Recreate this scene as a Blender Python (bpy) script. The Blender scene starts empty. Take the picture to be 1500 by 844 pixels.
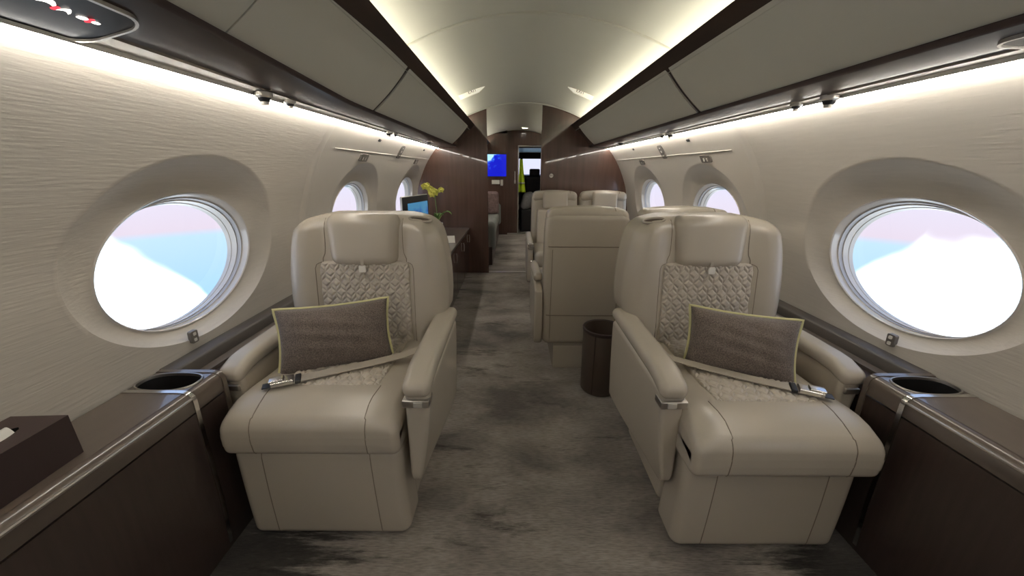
import bpy, bmesh, math, random
from mathutils import Vector, Matrix
from mathutils.bvhtree import BVHTree
random.seed(7)
PI = math.pi
scene = bpy.context.scene
COL = scene.collection
S = lambda *c: tuple((v/255/12.92 if v/255 <= .04045 else ((v/255+.055)/1.055)**2.4) for v in c)

# ------------------------------------------------------------------ materials
def new_mat(name):
    m = bpy.data.materials.new(name); m.use_nodes = True
    nt = m.node_tree; b = nt.nodes['Principled BSDF']
    return m, nt, b
def simple(name, col, rough=.5, metal=0, coat=0, coat_r=.05, spec=.5, bump=0, bscale=300, var=0, vscale=8, stretch=(1,1,1), sheen=0):
    m, nt, b = new_mat(name)
    b.inputs['Base Color'].default_value = (*col, 1)
    b.inputs['Roughness'].default_value = rough
    b.inputs['Metallic'].default_value = metal
    b.inputs['Coat Weight'].default_value = coat
    b.inputs['Coat Roughness'].default_value = coat_r
    b.inputs['Specular IOR Level'].default_value = spec
    if sheen: b.inputs['Sheen Weight'].default_value = sheen
    tc = nt.nodes.new('ShaderNodeTexCoord'); mp = nt.nodes.new('ShaderNodeMapping')
    mp.inputs['Scale'].default_value = stretch
    nt.links.new(tc.outputs['Object'], mp.inputs['Vector'])
    n = nt.nodes.new('ShaderNodeTexNoise'); n.inputs['Scale'].default_value = vscale; n.inputs['Detail'].default_value = 5
    nt.links.new(mp.outputs['Vector'], n.inputs['Vector'])
    mx = nt.nodes.new('ShaderNodeMix'); mx.data_type = 'RGBA'
    v = max(var, .02)
    mx.inputs[6].default_value = (*[c*(1-v) for c in col], 1); mx.inputs[7].default_value = (*[min(1, c*(1+v)) for c in col], 1)
    nt.links.new(n.outputs['Fac'], mx.inputs[0]); nt.links.new(mx.outputs[2], b.inputs['Base Color'])
    if bump:
        n2 = nt.nodes.new('ShaderNodeTexNoise'); n2.inputs['Scale'].default_value = bscale; n2.inputs['Detail'].default_value = 3
        nt.links.new(mp.outputs['Vector'], n2.inputs['Vector'])
        bp = nt.nodes.new('ShaderNodeBump'); bp.inputs['Strength'].default_value = bump; bp.inputs['Distance'].default_value = .002
        nt.links.new(n2.outputs['Fac'], bp.inputs['Height']); nt.links.new(bp.outputs['Normal'], b.inputs['Normal'])
    return m
def emit(name, col, s):
    m, nt, b = new_mat(name)
    b.inputs['Base Color'].default_value = (*col, 1)
    b.inputs['Emission Color'].default_value = (*col, 1); b.inputs['Emission Strength'].default_value = s
    return m
LEATHER = S(180, 171, 157)
M = {}
M['leather'] = simple('leather', LEATHER, .27, bump=.07, bscale=260, var=.03, spec=.6, vscale=5)
M['quilt'] = simple('quilted_leather', S(190,181,168), .40, bump=.08, bscale=300)
M['seam'] = simple('seam_thread', S(122,112,98), .7)
M['wallfab'] = simple('wall_fabric', S(196,189,179), .75, bump=.5, bscale=95, var=.07, vscale=60, stretch=(1,.12,1.6))
M['plastic'] = simple('liner_plastic', S(200,193,183), .5, bump=.03, bscale=200)
M['ceil'] = simple('headliner', S(190,188,176), .7, bump=.03, bscale=200)
M['bin'] = simple('bin_skin', S(192,189,178), .6, bump=.03, bscale=220)
M['valance'] = simple('valance_white', S(205,200,190), .5)
M['wood'] = simple('polished_wood', S(84,60,51), .25, coat=1, coat_r=.03, var=.40, vscale=26, stretch=(1.0,1.0,.07))
M['woodrail'] = simple('rail_wood', S(58,46,40), .4, coat=.10, coat_r=.10, spec=.12, var=.35, vscale=26, stretch=(1.0,.07,1.0))
M['console'] = simple('console_veneer', S(66,54,49), .32, coat=.35, coat_r=.14, var=.30, vscale=70, stretch=(1,1,.08))
M['contop'] = simple('console_top', S(94,83,74), .3, coat=1, coat_r=.045, var=.14, vscale=60, stretch=(1,.1,1))
M['railgrey'] = simple('dado_grey', S(76,70,65), .5, bump=.05, var=.08, vscale=30, stretch=(1,.1,1))
M['brown'] = simple('dark_brown_leather', S(58,44,42), .5, bump=.1, bscale=260)
M['basket'] = simple('basket_leather', S(84,72,62), .5, bump=.1, bscale=260)
M['chrome'] = simple('chrome', (.75,.73,.70), .16, metal=1)
M['satin'] = simple('satin_metal', (.52,.49,.45), .34, metal=1)
M['black'] = simple('black_plastic', (.012,.012,.014), .35)
M['lens'] = simple('dark_lens', (.006,.007,.010), .35, spec=.25)
M['hole'] = simple('dark_well', (.008,.007,.007), .5)
M['white'] = simple('white_plastic', S(225,222,214), .4)
M['reveal'] = simple('window_reveal', S(205,198,190), .28, coat=.3)
M['gasket'] = simple('window_gasket', S(178,176,178), .3)
M['tweed'] = None
M['piping'] = simple('cushion_piping', S(205,200,150), .7)
M['sofa'] = simple('sofa_grey', S(120,122,118), .8, bump=.2)
M['green'] = simple('leaf_green', S(96,130,60), .45)
M['petal'] = simple('petal_yellow', S(226,222,110), .5)
M['vest'] = simple('hi_vis', S(206,232,50), .6)
M['greyfab'] = simple('grey_fleece', S(150,150,150), .95, bump=.6, bscale=120, var=.25, vscale=40)
M['led'] = emit('led_warm', (1.0,.955,.88), 36)
M['cove'] = emit('led_cove', (1.0,.97,.86), 12)
M['lamp'] = emit('lamp_lens', (1.0,.95,.85), 25)
M['signw'] = emit('sign_white', (1.0,.93,.85), 2.5)
M['signr'] = emit('sign_red', (.75,.02,.04), 1.3)
M['plate'] = simple('plate_grey', S(112,106,100), .4)
M['exitface'] = emit('lit_exit_face', S(235,230,215), .30)  # white sign face, slight glow added to brighten the board
M['dimlens'] = simple('reading_lens', S(190,185,175), .2)

def tweed():
    m, nt, b = new_mat('tweed')
    tc = nt.nodes.new('ShaderNodeTexCoord')
    n = nt.nodes.new('ShaderNodeTexNoise'); n.inputs['Scale'].default_value = 260; n.inputs['Detail'].default_value = 4
    r = nt.nodes.new('ShaderNodeValToRGB')
    r.color_ramp.elements[0].position = .36; r.color_ramp.elements[0].color = (*S(84,74,68),1)
    r.color_ramp.elements[1].position = .68; r.color_ramp.elements[1].color = (*S(124,112,104),1)
    nt.links.new(tc.outputs['Object'], n.inputs['Vector']); nt.links.new(n.outputs['Fac'], r.inputs['Fac'])
    nt.links.new(r.outputs['Color'], b.inputs['Base Color']); b.inputs['Roughness'].default_value = .9
    bp = nt.nodes.new('ShaderNodeBump'); bp.inputs['Strength'].default_value = .6; bp.inputs['Distance'].default_value = .002
    nt.links.new(n.outputs['Fac'], bp.inputs['Height']); nt.links.new(bp.outputs['Normal'], b.inputs['Normal'])
    b.inputs['Sheen Weight'].default_value = .2
    return m
M['tweed'] = tweed()

def carpet():
    m, nt, b = new_mat('carpet')
    N = nt.nodes.new; L = nt.links.new
    tc = N('ShaderNodeTexCoord')
    def mp(s):
        k = N('ShaderNodeMapping'); k.inputs['Scale'].default_value = s; L(tc.outputs['Object'], k.inputs['Vector']); return k
    a = N('ShaderNodeTexNoise'); a.inputs['Scale'].default_value = 2.1; a.inputs['Detail'].default_value = 6; a.inputs['Roughness'].default_value = .62; a.inputs['Distortion'].default_value = .35
    L(mp((.8,1.5,1)).outputs['Vector'], a.inputs['Vector'])
    ra = N('ShaderNodeValToRGB')
    e = ra.color_ramp.elements
    e[0].position = .34; e[0].color = (*S(104,98,94),1)
    e[1].position = .64; e[1].color = (*S(168,160,152),1)
    k = e.new(.47); k.color = (*S(138,131,124),1)
    L(a.outputs['Fac'], ra.inputs['Fac'])
    f = N('ShaderNodeTexNoise'); f.inputs['Scale'].default_value = 90; f.inputs['Detail'].default_value = 2
    L(mp((.35,2.2,1)).outputs['Vector'], f.inputs['Vector'])
    mx = N('ShaderNodeMix'); mx.data_type = 'RGBA'; mx.blend_type = 'MULTIPLY'; mx.inputs[0].default_value = .55
    rf = N('ShaderNodeValToRGB'); rf.color_ramp.elements[0].position = .3; rf.color_ramp.elements[0].color = (.42,.42,.42,1); rf.color_ramp.elements[1].position = .62
    L(f.outputs['Fac'], rf.inputs['Fac'])
    g = N('ShaderNodeTexNoise'); g.inputs['Scale'].default_value = 2.6; g.inputs['Detail'].default_value = 8; g.inputs['Roughness'].default_value = .72; g.inputs['Distortion'].default_value = .2
    L(mp((.75,3.2,1)).outputs['Vector'], g.inputs['Vector'])
    rg = N('ShaderNodeValToRGB'); rg.color_ramp.elements[0].position = .32; rg.color_ramp.elements[0].color = (.22,.21,.20,1); rg.color_ramp.elements[1].position = .43; rg.color_ramp.elements[1].color = (1,1,1,1)
    L(g.outputs['Fac'], rg.inputs['Fac'])
    # darker towards both sides, with a ragged edge
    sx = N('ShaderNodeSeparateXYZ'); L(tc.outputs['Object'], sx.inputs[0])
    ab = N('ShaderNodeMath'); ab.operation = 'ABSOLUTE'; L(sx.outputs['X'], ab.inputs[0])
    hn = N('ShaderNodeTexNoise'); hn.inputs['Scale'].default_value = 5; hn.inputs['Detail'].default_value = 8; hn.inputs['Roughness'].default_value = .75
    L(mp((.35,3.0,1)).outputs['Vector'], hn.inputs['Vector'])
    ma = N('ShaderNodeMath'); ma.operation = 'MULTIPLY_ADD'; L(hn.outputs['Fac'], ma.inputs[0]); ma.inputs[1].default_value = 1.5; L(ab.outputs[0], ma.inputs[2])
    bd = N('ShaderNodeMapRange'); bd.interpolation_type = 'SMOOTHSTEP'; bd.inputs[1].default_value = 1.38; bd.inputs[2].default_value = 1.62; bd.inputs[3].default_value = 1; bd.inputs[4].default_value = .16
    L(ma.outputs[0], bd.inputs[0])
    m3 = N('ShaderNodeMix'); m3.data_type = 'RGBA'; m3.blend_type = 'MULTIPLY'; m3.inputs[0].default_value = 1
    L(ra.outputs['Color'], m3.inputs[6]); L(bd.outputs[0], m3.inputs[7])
    m2 = N('ShaderNodeMix'); m2.data_type = 'RGBA'; m2.blend_type = 'MULTIPLY'; m2.inputs[0].default_value = .85
    L(m3.outputs[2], m2.inputs[6]); L(rg.outputs['Color'], m2.inputs[7])
    L(m2.outputs[2], mx.inputs[6]); L(rf.outputs['Color'], mx.inputs[7])
    L(mx.outputs[2], b.inputs['Base Color']); b.inputs['Roughness'].default_value = .76; b.inputs['Specular IOR Level'].default_value = .1
    b.inputs['Sheen Weight'].default_value = .15
    bp = N('ShaderNodeBump'); bp.inputs['Strength'].default_value = .7; bp.inputs['Distance'].default_value = .004
    L(f.outputs['Fac'], bp.inputs['Height']); L(bp.outputs['Normal'], b.inputs['Normal'])
    return m
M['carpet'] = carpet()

def glass():
    m, nt, b = new_mat('window_glass')
    nt.nodes.remove(b); o = nt.nodes['Material Output']
    t = nt.nodes.new('ShaderNodeBsdfTransparent'); t.inputs[0].default_value = (.93,.96,1,1)
    g = nt.nodes.new('ShaderNodeBsdfGlossy'); g.inputs['Roughness'].default_value = .03
    mx = nt.nodes.new('ShaderNodeMixShader'); mx.inputs[0].default_value = .06
    nt.links.new(t.outputs[0], mx.inputs[1]); nt.links.new(g.outputs[0], mx.inputs[2]); nt.links.new(mx.outputs[0], o.inputs[0])
    return m
M['glass'] = glass()

def screen(name, kind):
    m, nt, b = new_mat(name)
    N = nt.nodes.new; L = nt.links.new
    tc = N('ShaderNodeTexCoord'); sp = N('ShaderNodeSeparateXYZ'); L(tc.outputs['Object'], sp.inputs[0])
    n = N('ShaderNodeTexNoise'); n.inputs['Scale'].default_value = 9 if kind == 'map' else 5; n.inputs['Detail'].default_value = 4
    L(tc.outputs['Object'], n.inputs['Vector'])
    ad = N('ShaderNodeMath'); ad.operation = 'MULTIPLY_ADD'
    r = N('ShaderNodeValToRGB'); e = r.color_ramp.elements
    if kind == 'map':   # coast at the upper left, deep blue sea
        su = N('ShaderNodeMath'); su.operation = 'SUBTRACT'; L(sp.outputs['Z'], su.inputs[0]); L(sp.outputs['X'], su.inputs[1])
        L(su.outputs[0], ad.inputs[0]); ad.inputs[1].default_value = 1.3; L(n.outputs['Fac'], ad.inputs[2])
        e[0].position = .60; e[0].color = (.004,.008,.42,1); e[1].position = .80; e[1].color = (.35,.62,.80,1)
        k = e.new(.70); k.color = (.02,.10,.62,1)
    else:
        L(sp.outputs['Z'], ad.inputs[0]); ad.inputs[1].default_value = .7; L(n.outputs['Fac'], ad.inputs[2])
        e[0].position = .35; e[0].color = (.004,.008,.07,1); e[1].position = .72; e[1].color = (.045,.15,.26,1); k = e.new(.55); k.color = (.01,.03,.20,1)
    L(ad.outputs[0], r.inputs['Fac'])
    b.inputs['Base Color'].default_value = (.01,.01,.01,1); b.inputs['Roughness'].default_value = .1
    L(r.outputs['Color'], b.inputs['Emission Color']); b.inputs['Emission Strength'].default_value = 1.0
    return m
M['map'] = screen('map_screen', 'map'); M['scr'] = screen('desk_screen', 'desk')
M['patt'] = simple('patterned_cloth', S(112,92,90), .8, var=.9, vscale=30)

# ------------------------------------------------------------------ mesh tools
def setp(o, label=None, cat=None, group=None, kind=None):
    if label: o['label'] = label
    if cat: o['category'] = cat
    if group: o['group'] = group
    if kind: o['kind'] = kind
    return o
def empty(name, loc=(0,0,0), rz=0, **k):
    o = bpy.data.objects.new(name, None); COL.objects.link(o); o.location = loc; o.rotation_euler = (0,0,rz); o.empty_display_size = .05
    return setp(o, **k)
class MB:
    def __init__(s): s.V = []; s.F = []; s.I = []
    def add(s, vf, mi=0):
        v, f = vf; n = len(s.V); s.V += [tuple(p) for p in v]; s.F += [tuple(i+n for i in q) for q in f]; s.I += [mi]*len(f); return s
    def build(s, name, mats, parent=None, mx=1, off=(0,0,0), sharp=38, weld=1e-5, bevel=0, bseg=2, **k):
        if not isinstance(mats, (list, tuple)): mats = [mats]
        me = bpy.data.meshes.new(name)
        V = [((v[0]-off[0])*mx, v[1]-off[1], v[2]-off[2]) for v in s.V]
        me.from_pydata(V, [], s.F)
        for m in mats: me.materials.append(M[m] if isinstance(m, str) else m)
        me.polygons.foreach_set('material_index', s.I)
        bm = bmesh.new(); bm.from_mesh(me)
        bmesh.ops.remove_doubles(bm, verts=bm.verts, dist=weld)
        bmesh.ops.recalc_face_normals(bm, faces=bm.faces)
        if bevel:
            es = [e for e in bm.edges if len(e.link_faces) == 2 and e.calc_face_angle(0) > math.radians(40)]
            bmesh.ops.bevel(bm, geom=es, offset=bevel, segments=bseg, profile=.5, affect='EDGES', clamp_overlap=True)
        for f in bm.faces: f.smooth = True
        for e in bm.edges:
            if len(e.link_faces) == 2 and e.calc_face_angle(0) > math.radians(sharp): e.smooth = False
        bm.to_mesh(me); bm.free()
        o = bpy.data.objects.new(name, me); COL.objects.link(o)
        if parent: o.parent = parent
        if bevel:
            wn_ = o.modifiers.new('even_shading', 'WEIGHTED_NORMAL'); wn_.keep_sharp = True
        return setp(o, **k)
    def bvh(s): return BVHTree.FromPolygons([Vector(v) for v in s.V], s.F)
def grid(fn, nu, nv, cu=False, cv=False):
    v = [fn(i/nu, j/nv) for i in range(nu if cu else nu+1) for j in range(nv if cv else nv+1)]
    w = nv if cv else nv+1; h = nu if cu else nu+1
    f = []
    for i in range(nu):
        for j in range(nv):
            i2 = (i+1) % h; j2 = (j+1) % w
            f.append((i*w+j, i2*w+j, i2*w+j2, i*w+j2))
    return v, f
def box(x0,x1,y0,y1,z0,z1):
    v = [(x,y,z) for x in (x0,x1) for y in (y0,y1) for z in (z0,z1)]
    return v, [(0,1,3,2),(4,6,7,5),(0,4,5,1),(2,3,7,6),(0,2,6,4),(1,5,7,3)]
def rbox(c, h, r, fn=None, k=4, n=6):
    """rounded box, centre c, half sizes h, corner radius r; fn(local point)->point"""
    ax = []
    for a in range(3):
        hh = h[a]; rr = min(r, hh*.999)
        lo = [-hh+rr-rr*math.cos(i/k*PI/2)*1.0 for i in range(k)]
        lo = [-(hh-rr)-rr*math.tan((1-i/k)*PI/4) for i in range(k)]
        mid = [-(hh-rr)+2*(hh-rr)*i/n for i in range(n+1)]
        ax.append(lo+mid+[-q for q in reversed(lo)])
    V = []; F = []
    def P(p):
        rr = [min(r, h[a]*.999) for a in range(3)]
        q = [max(-(h[a]-rr[a]), min(h[a]-rr[a], p[a])) for a in range(3)]
        d = Vector([(p[a]-q[a])/rr[a] for a in range(3)])
        if d.length > 1e-9: d.normalize()
        q = Vector([q[a]+d[a]*rr[a] for a in range(3)])
        if fn: q = Vector(fn(q))
        return (q[0]+c[0], q[1]+c[1], q[2]+c[2])
    for a in range(3):
        b, d = (a+1) % 3, (a+2) % 3
        for s in (-1, 1):
            base = len(V); A = ax[b]; D = ax[d]
            for i in A:
                for j in D:
                    p = [0,0,0]; p[a] = s*h[a]; p[b] = i; p[d] = j; V.append(P(p))
            w = len(D)
            for i in range(len(A)-1):
                for j in range(w-1):
                    q = (base+i*w+j, base+(i+1)*w+j, base+(i+1)*w+j+1, base+i*w+j+1)
                    F.append(q if s > 0 else q[::-1])
    return V, F
def tube(pts, r, n=8, closed=False, sx=1, sz=1):
    pts = [Vector(p) for p in pts]; m = len(pts); V = []; F = []
    up = Vector((0,0,1))
    prev = None
    for i, p in enumerate(pts):
        if closed: t = pts[(i+1) % m]-pts[i-1]
        else: t = pts[min(i+1,m-1)]-pts[max(i-1,0)]
        t.normalize()
        if prev is None:
            a = up if abs(t.z) < .9 else Vector((0,1,0)); u = t.cross(a).normalized()
        else:
            u = prev-t*prev.dot(t); u.normalize()
        prev = u; w = t.cross(u)
        rr = r[i] if isinstance(r, (list,tuple)) else r
        for k in range(n):
            q = k/n*2*PI; V.append(tuple(p+u*(math.cos(q)*rr*sx)+w*(math.sin(q)*rr*sz)))
    for i in range(m if closed else m-1):
        for k in range(n):
            a = i*n+k; b = i*n+(k+1) % n; c = ((i+1) % m)*n+(k+1) % n; d = ((i+1) % m)*n+k
            F.append((a,b,c,d))
    if not closed: F += [tuple(range(n))[::-1], tuple((m-1)*n+k for k in range(n))]
    return V, F
def prism(out, lo, hi, axis='y'):
    """out: closed 2D outline. axis y -> (x,z); axis x -> (y,z); axis z -> (x,y)"""
    n = len(out)
    g = {'y': lambda a,b,t: (a,t,b), 'x': lambda a,b,t: (t,a,b), 'z': lambda a,b,t: (a,b,t)}[axis]
    V = [g(a,b,lo) for a,b in out]+[g(a,b,hi) for a,b in out]
    F = [tuple(range(n))[::-1], tuple(range(n,2*n))]+[(i,(i+1)%n,n+(i+1)%n,n+i) for i in range(n)]
    return V, F
def sweep(prof, ys, off=None):
    """open profile [(x,z)] swept along y stations; off(x,z,y)->(x,z)"""
    off = off or (lambda x,z,y: (x,z))
    V = []
    for y in ys:
        for x,z in prof:
            a = off(x,z,y); V.append((a[0],y,a[1]))
    m = len(prof)
    return V, [(i*m+j,i*m+j+1,(i+1)*m+j+1,(i+1)*m+j) for i in range(len(ys)-1) for j in range(m-1)]
def sweep_solid(prof, ys, off=None):
    off = off or (lambda x,z,y: (x,z))
    m = len(prof); V = []
    for y in ys:
        for x,z in prof:
            a = off(x,z,y); V.append((a[0],y,a[1]))
    F = [(i*m+j,i*m+(j+1)%m,(i+1)*m+(j+1)%m,(i+1)*m+j) for i in range(len(ys)-1) for j in range(m)]
    F += [tuple(range(m))[::-1], tuple((len(ys)-1)*m+j for j in range(m))]
    return V, F
def lathe(prof, n=32, c=(0,0)):
    V = [(c[0]+r*math.cos(k/n*2*PI), c[1]+r*math.sin(k/n*2*PI), z) for r,z in prof for k in range(n)]
    F = [(i*n+k,i*n+(k+1)%n,(i+1)*n+(k+1)%n,(i+1)*n+k) for i in range(len(prof)-1) for k in range(n)]
    return V, F
def smooth(a, b, x):
    t = max(0, min(1, (x-a)/(b-a))); return t*t*(3-2*t)
def interp(tab, x):
    if x <= tab[0][0]: return tab[0][1]
    for (a,p),(b,q) in zip(tab, tab[1:]):
        if x <= b: return p+(q-p)*(x-a)/(b-a)
    return tab[-1][1]
def cinterp(tab, x):
    n = len(tab)
    if x <= tab[0][0]: return tab[0][1]
    if x >= tab[-1][0]: return tab[-1][1]
    for i in range(n-1):
        if x <= tab[i+1][0]:
            x0,y0 = tab[i]; x1,y1 = tab[i+1]
            def sl(j):
                if j == 0: return (tab[1][1]-tab[0][1])/(tab[1][0]-tab[0][0])
                if j == n-1: return (tab[-1][1]-tab[-2][1])/(tab[-1][0]-tab[-2][0])
                return (tab[j+1][1]-tab[j-1][1])/(tab[j+1][0]-tab[j-1][0])
            h = x1-x0; t = (x-x0)/h
            return (2*t**3-3*t*t+1)*y0+(t**3-2*t*t+t)*h*sl(i)+(-2*t**3+3*t*t)*y1+(t**3-t*t)*h*sl(i+1)
def rrect(x0,x1,y0,y1,r,n=6):
    out = []
    for cx,cy,a in ((x1-r,y1-r,0),(x0+r,y1-r,PI/2),(x0+r,y0+r,PI),(x1-r,y0+r,1.5*PI)):
        out += [(cx+r*math.cos(a+i/n*PI/2), cy+r*math.sin(a+i/n*PI/2)) for i in range(n+1)]
    return out
def text_mesh(body, size, depth):
    cu = bpy.data.curves.new('letters', 'FONT'); cu.body = body; cu.size = size; cu.extrude = depth; cu.align_x = 'CENTER'; cu.align_y = 'CENTER'
    o = bpy.data.objects.new('letters', cu); COL.objects.link(o)
    dg = bpy.context.evaluated_depsgraph_get(); me = bpy.data.meshes.new_from_object(o.evaluated_get(dg))
    v = [tuple(p.co) for p in me.vertices]; f = [tuple(p.vertices) for p in me.polygons]
    bpy.data.objects.remove(o); bpy.data.curves.remove(cu); bpy.data.meshes.remove(me)
    return v, f
def xform(vf, mtx): return [tuple(mtx @ Vector(p)) for p in vf[0]], vf[1]

# ------------------------------------------------------------------ cabin section
BULK = 4.45; FAR = 7.43; AFT = -3.6
WALL = [(0,1.10),(.2,1.19),(.4,1.24),(.6,1.26),(.75,1.25),(.9,1.23),(1.03,1.205),(1.22,1.13),(1.36,1.05),(1.46,.97),(1.54,.90)]
wallx = lambda z: cinterp(WALL, z)
ceilz = lambda x: 1.925-.125*(x/.59)**2
def lean(x, z, y):          # the forward end of the left bins hangs a little higher
    return x, z
def leanL(x, z, y):
    return x, z+.04*max(0,min(1.4,(1.6-y)/.8))*max(0,min(1,(1.70-z)/.22))*max(0,min(1,(.95-abs(x))/.18))
YS = [AFT, -.6, 0, .4, .8, 1.2, 1.6, 2.0, 3.0, BULK]
WZ = .913; WA = .318; WBt = .237
def winx(z): return 1.262-.20*(z-WZ)

def wall_panel(mb, s, yc, y0, y1, z0=.55, z1=1.475, mi=0):
    n = 112
    def op(th):
        return yc+WA*math.cos(th), WZ+WBt*math.sin(th)
    def sc(th):
        return yc+.42*math.cos(th), WZ+.040+.316*math.sin(th)
    def rc(th):
        c, q = math.cos(th), math.sin(th)
        t = 9
        if c > 1e-9: t = min(t, (y1-yc)/c)
        if c < -1e-9: t = min(t, (y0-yc)/c)
        if q > 1e-9: t = min(t, (z1-WZ)/q)
        if q < -1e-9: t = min(t, (z0-WZ)/q)
        return yc+t*c, WZ+t*q
    ths = sorted({round(i/n*2*PI, 6) for i in range(n)} | {round(math.atan2(b-WZ, a-yc) % (2*PI), 6) for a in (y0,y1) for b in (z0,z1)})
    rings = []
    for t in (0,.04,.15,.3,.45,.6,.75,.88,.96,1.0):
        R = []
        for th in ths:
            a = op(th); b = sc(th); y = a[0]+(b[0]-a[0])*t; z = a[1]+(b[1]-a[1])*t
            k = t*t*(1.6-.6*t)
            x = winx(z)*(1-k)+wallx(z)*k
            R.append((s*x, y, z))
        rings.append(R)
    for t in (.03,.1,.25,.5,.75,1.0):
        R = []
        for th in ths:
            a = sc(th); b = rc(th); y = a[0]+(b[0]-a[0])*t; z = a[1]+(b[1]-a[1])*t
            R.append((s*wallx(z), y, z))
        rings.append(R)
    m = len(ths); V = [p for R in rings for p in R]
    F = [(i*m+j,i*m+(j+1)%m,(i+1)*m+(j+1)%m,(i+1)*m+j) for i in range(len(rings)-1) for j in range(m)]
    mb.add((V,F), mi)
def wall_plain(mb, s, y0, y1, z0, z1, mi=0, n=14):
    mb.add(grid(lambda u,v: (s*wallx(z0+(z1-z0)*v), y0+(y1-y0)*u, z0+(z1-z0)*v), max(1,int((y1-y0)*2)), n), mi)
WIN = {-1: [-2.80,-1.45,-.10,1.280,2.67,4.03], 1: [-2.80,-1.45,-.10,1.255,2.53,3.70]}
JOINT = 1.97
side = {-1:'left', 1:'right'}
wn = 0
for s in (-1,1):
    w = WIN[s]
    cuts = [w[2]-.68, .58, JOINT, (w[4]+w[5])/2, BULK+.03]
    near = MB(); far = MB()
    wall_panel(near, s, w[0], AFT, -2.12); wall_panel(near, s, w[1], -2.12, cuts[0]); wall_panel(near, s, w[2], cuts[0], cuts[1]); wall_panel(near, s, w[3], cuts[1], cuts[2])
    wall_plain(near, s, AFT, JOINT, 0, .55)
    wall_plain(near, s, AFT, JOINT, 1.475, 1.54, n=2)
    near.build('wall_'+side[s], 'wallfab', kind='structure', label='cream woven sidewall panel with a large round window, %s of the near armchairs'%side[s])
    wall_panel(far, s, w[4], cuts[2], cuts[3]); wall_panel(far, s, w[5], cuts[3], cuts[4])
    wall_plain(far, s, JOINT, FAR+.1, 0, .55); wall_plain(far, s, cuts[4], FAR+.1, .55, 1.475)
    wall_plain(far, s, JOINT, FAR+.1, 1.475, 1.54, n=2)
    far.build('wall_'+side[s], 'plastic', kind='structure', label='smooth cream sidewall liner farther forward on the %s side'%side[s])
    # lining step above the far windows and the vertical joint cover
    st = MB(); zz = 1.335
    st.add(tube([(s*(wallx(zz)-.002), y, zz) for y in (JOINT+.14, 2.6, 3.4, BULK)], .0022))
    st.build('trim_%d'%(1 if s<0 else 2), 'valance', kind='structure', label='fine bright ridge along the liner above the far windows, %s side'%side[s])
    jb = MB()
    jb.add(grid(lambda u,v: (s*(wallx(.6+.86*v)-.006*math.sin(PI*u)), JOINT-.035+.07*u, .6+.86*v), 6, 16))
    jb.build('trim_%d'%(3 if s<0 else 4), 'plastic', kind='structure', label='upright joint strip between wall panels, %s side'%side[s])
    for i, yc in enumerate(w):
        wn += 1
        def ell(a, b, dx, n=72):
            return [(s*(winx(WZ+b*math.sin(t))+dx), yc+a*math.cos(t), WZ+b*math.sin(t)-.22*dx) for t in [k/n*2*PI for k in range(n)]]
        def loft(rs, mi=0):
            V = [p for r in rs for p in r]; m = len(rs[0])
            return V, [(i*m+j,i*m+(j+1)%m,(i+1)*m+(j+1)%m,(i+1)*m+j) for i in range(len(rs)-1) for j in range(m)]
        fr = MB()
        fr.add(loft([ell(WA,WBt,0), ell(WA-.003,WBt-.003,-.004), ell(WA-.007,WBt-.007,.0), ell(WA-.008,WBt-.008,.026), ell(WA-.010,WBt-.010,.028)]))
        win = fr.build('window_%d'%wn, 'reveal', kind='structure', label='large oval cabin window %s, %s side'%(['at the very rear','well behind the camera','just behind the camera','beside the near armchair','beyond the near armchair','farthest forward'][i], side[s]))
        g1 = MB(); g1.add(loft([ell(WA-.010,WBt-.010,.028), ell(WA-.014,WBt-.014,.027), ell(WA-.015,WBt-.015,.044)]))
        g1.build('gasket', 'gasket', win)
        g2 = MB(); g2.add(loft([ell(WA-.015,WBt-.015,.044), ell(WA-.019,WBt-.019,.043), ell(WA-.020,WBt-.020,.066), ell(WA-.022,WBt-.022,.067), ell(WA-.023,WBt-.023,.084), ell(WA+.04,WBt+.04,.084)]))
        g2.build('window_frame', 'reveal', win)
        e = ell(WA-.0205,WBt-.0205,.070); pn = MB(); pn.add((e, [tuple(range(len(e)))])); pn.build('pane', 'glass', win)

# floor, ceilings, bulkheads
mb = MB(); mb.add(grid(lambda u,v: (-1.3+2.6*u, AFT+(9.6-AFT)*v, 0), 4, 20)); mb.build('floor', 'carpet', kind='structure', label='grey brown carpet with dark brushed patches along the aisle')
def ceiling(y0, y1, label):
    mb = MB(); xs = [-.66+1.32*i/32 for i in range(33)]
    prof = [(-.585,1.648),(-.66,1.655)]+[(x,ceilz(x)) for x in xs]+[(.66,1.655),(.585,1.648)]
    mb.add(sweep(prof, [y0+(y1-y0)*i/6 for i in range(7)]))
    mb.build('ceiling', 'ceil', kind='structure', label=label)
ceiling(AFT, BULK, 'arched cream ceiling lit from coves along both edges')
ceiling(BULK, FAR+.02, 'arched cream ceiling of the next compartment')
def arc_tube(y, r, name, mat, label):
    mb = MB(); mb.add(tube([(x, y, ceilz(x)-.001) for x in [-.655+1.31*i/40 for i in range(41)]], r, 8)); mb.build(name, mat, kind='structure', label=label)
arc_tube(2.02, .008, 'trim_5', 'ceil', 'curved joint bead across the ceiling')
arc_tube(BULK-.03, .010, 'trim_6', 'ceil', 'curved bead across the ceiling at the wood partitions')
def closed_profile(xa, xb, ztop=None):
    """wall-shaped board between x=xa and x=xb (xa outermost), floor to ceiling"""
    s = 1 if xa > 0 else -1
    zs = [i/24*1.52 for i in range(25)]
    P = [(s*(wallx(z)+.02), z) for z in zs]+[(s*.98,1.60),(s*.70,1.78)]
    P += [(s*x, ceilz(x)+.004) for x in (.66,.6,.5,.4,.3,.25) if x > abs(xb)+.01] + [(xb, ceilz(xb)+.004), (xb, 0)]
    return P
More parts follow.
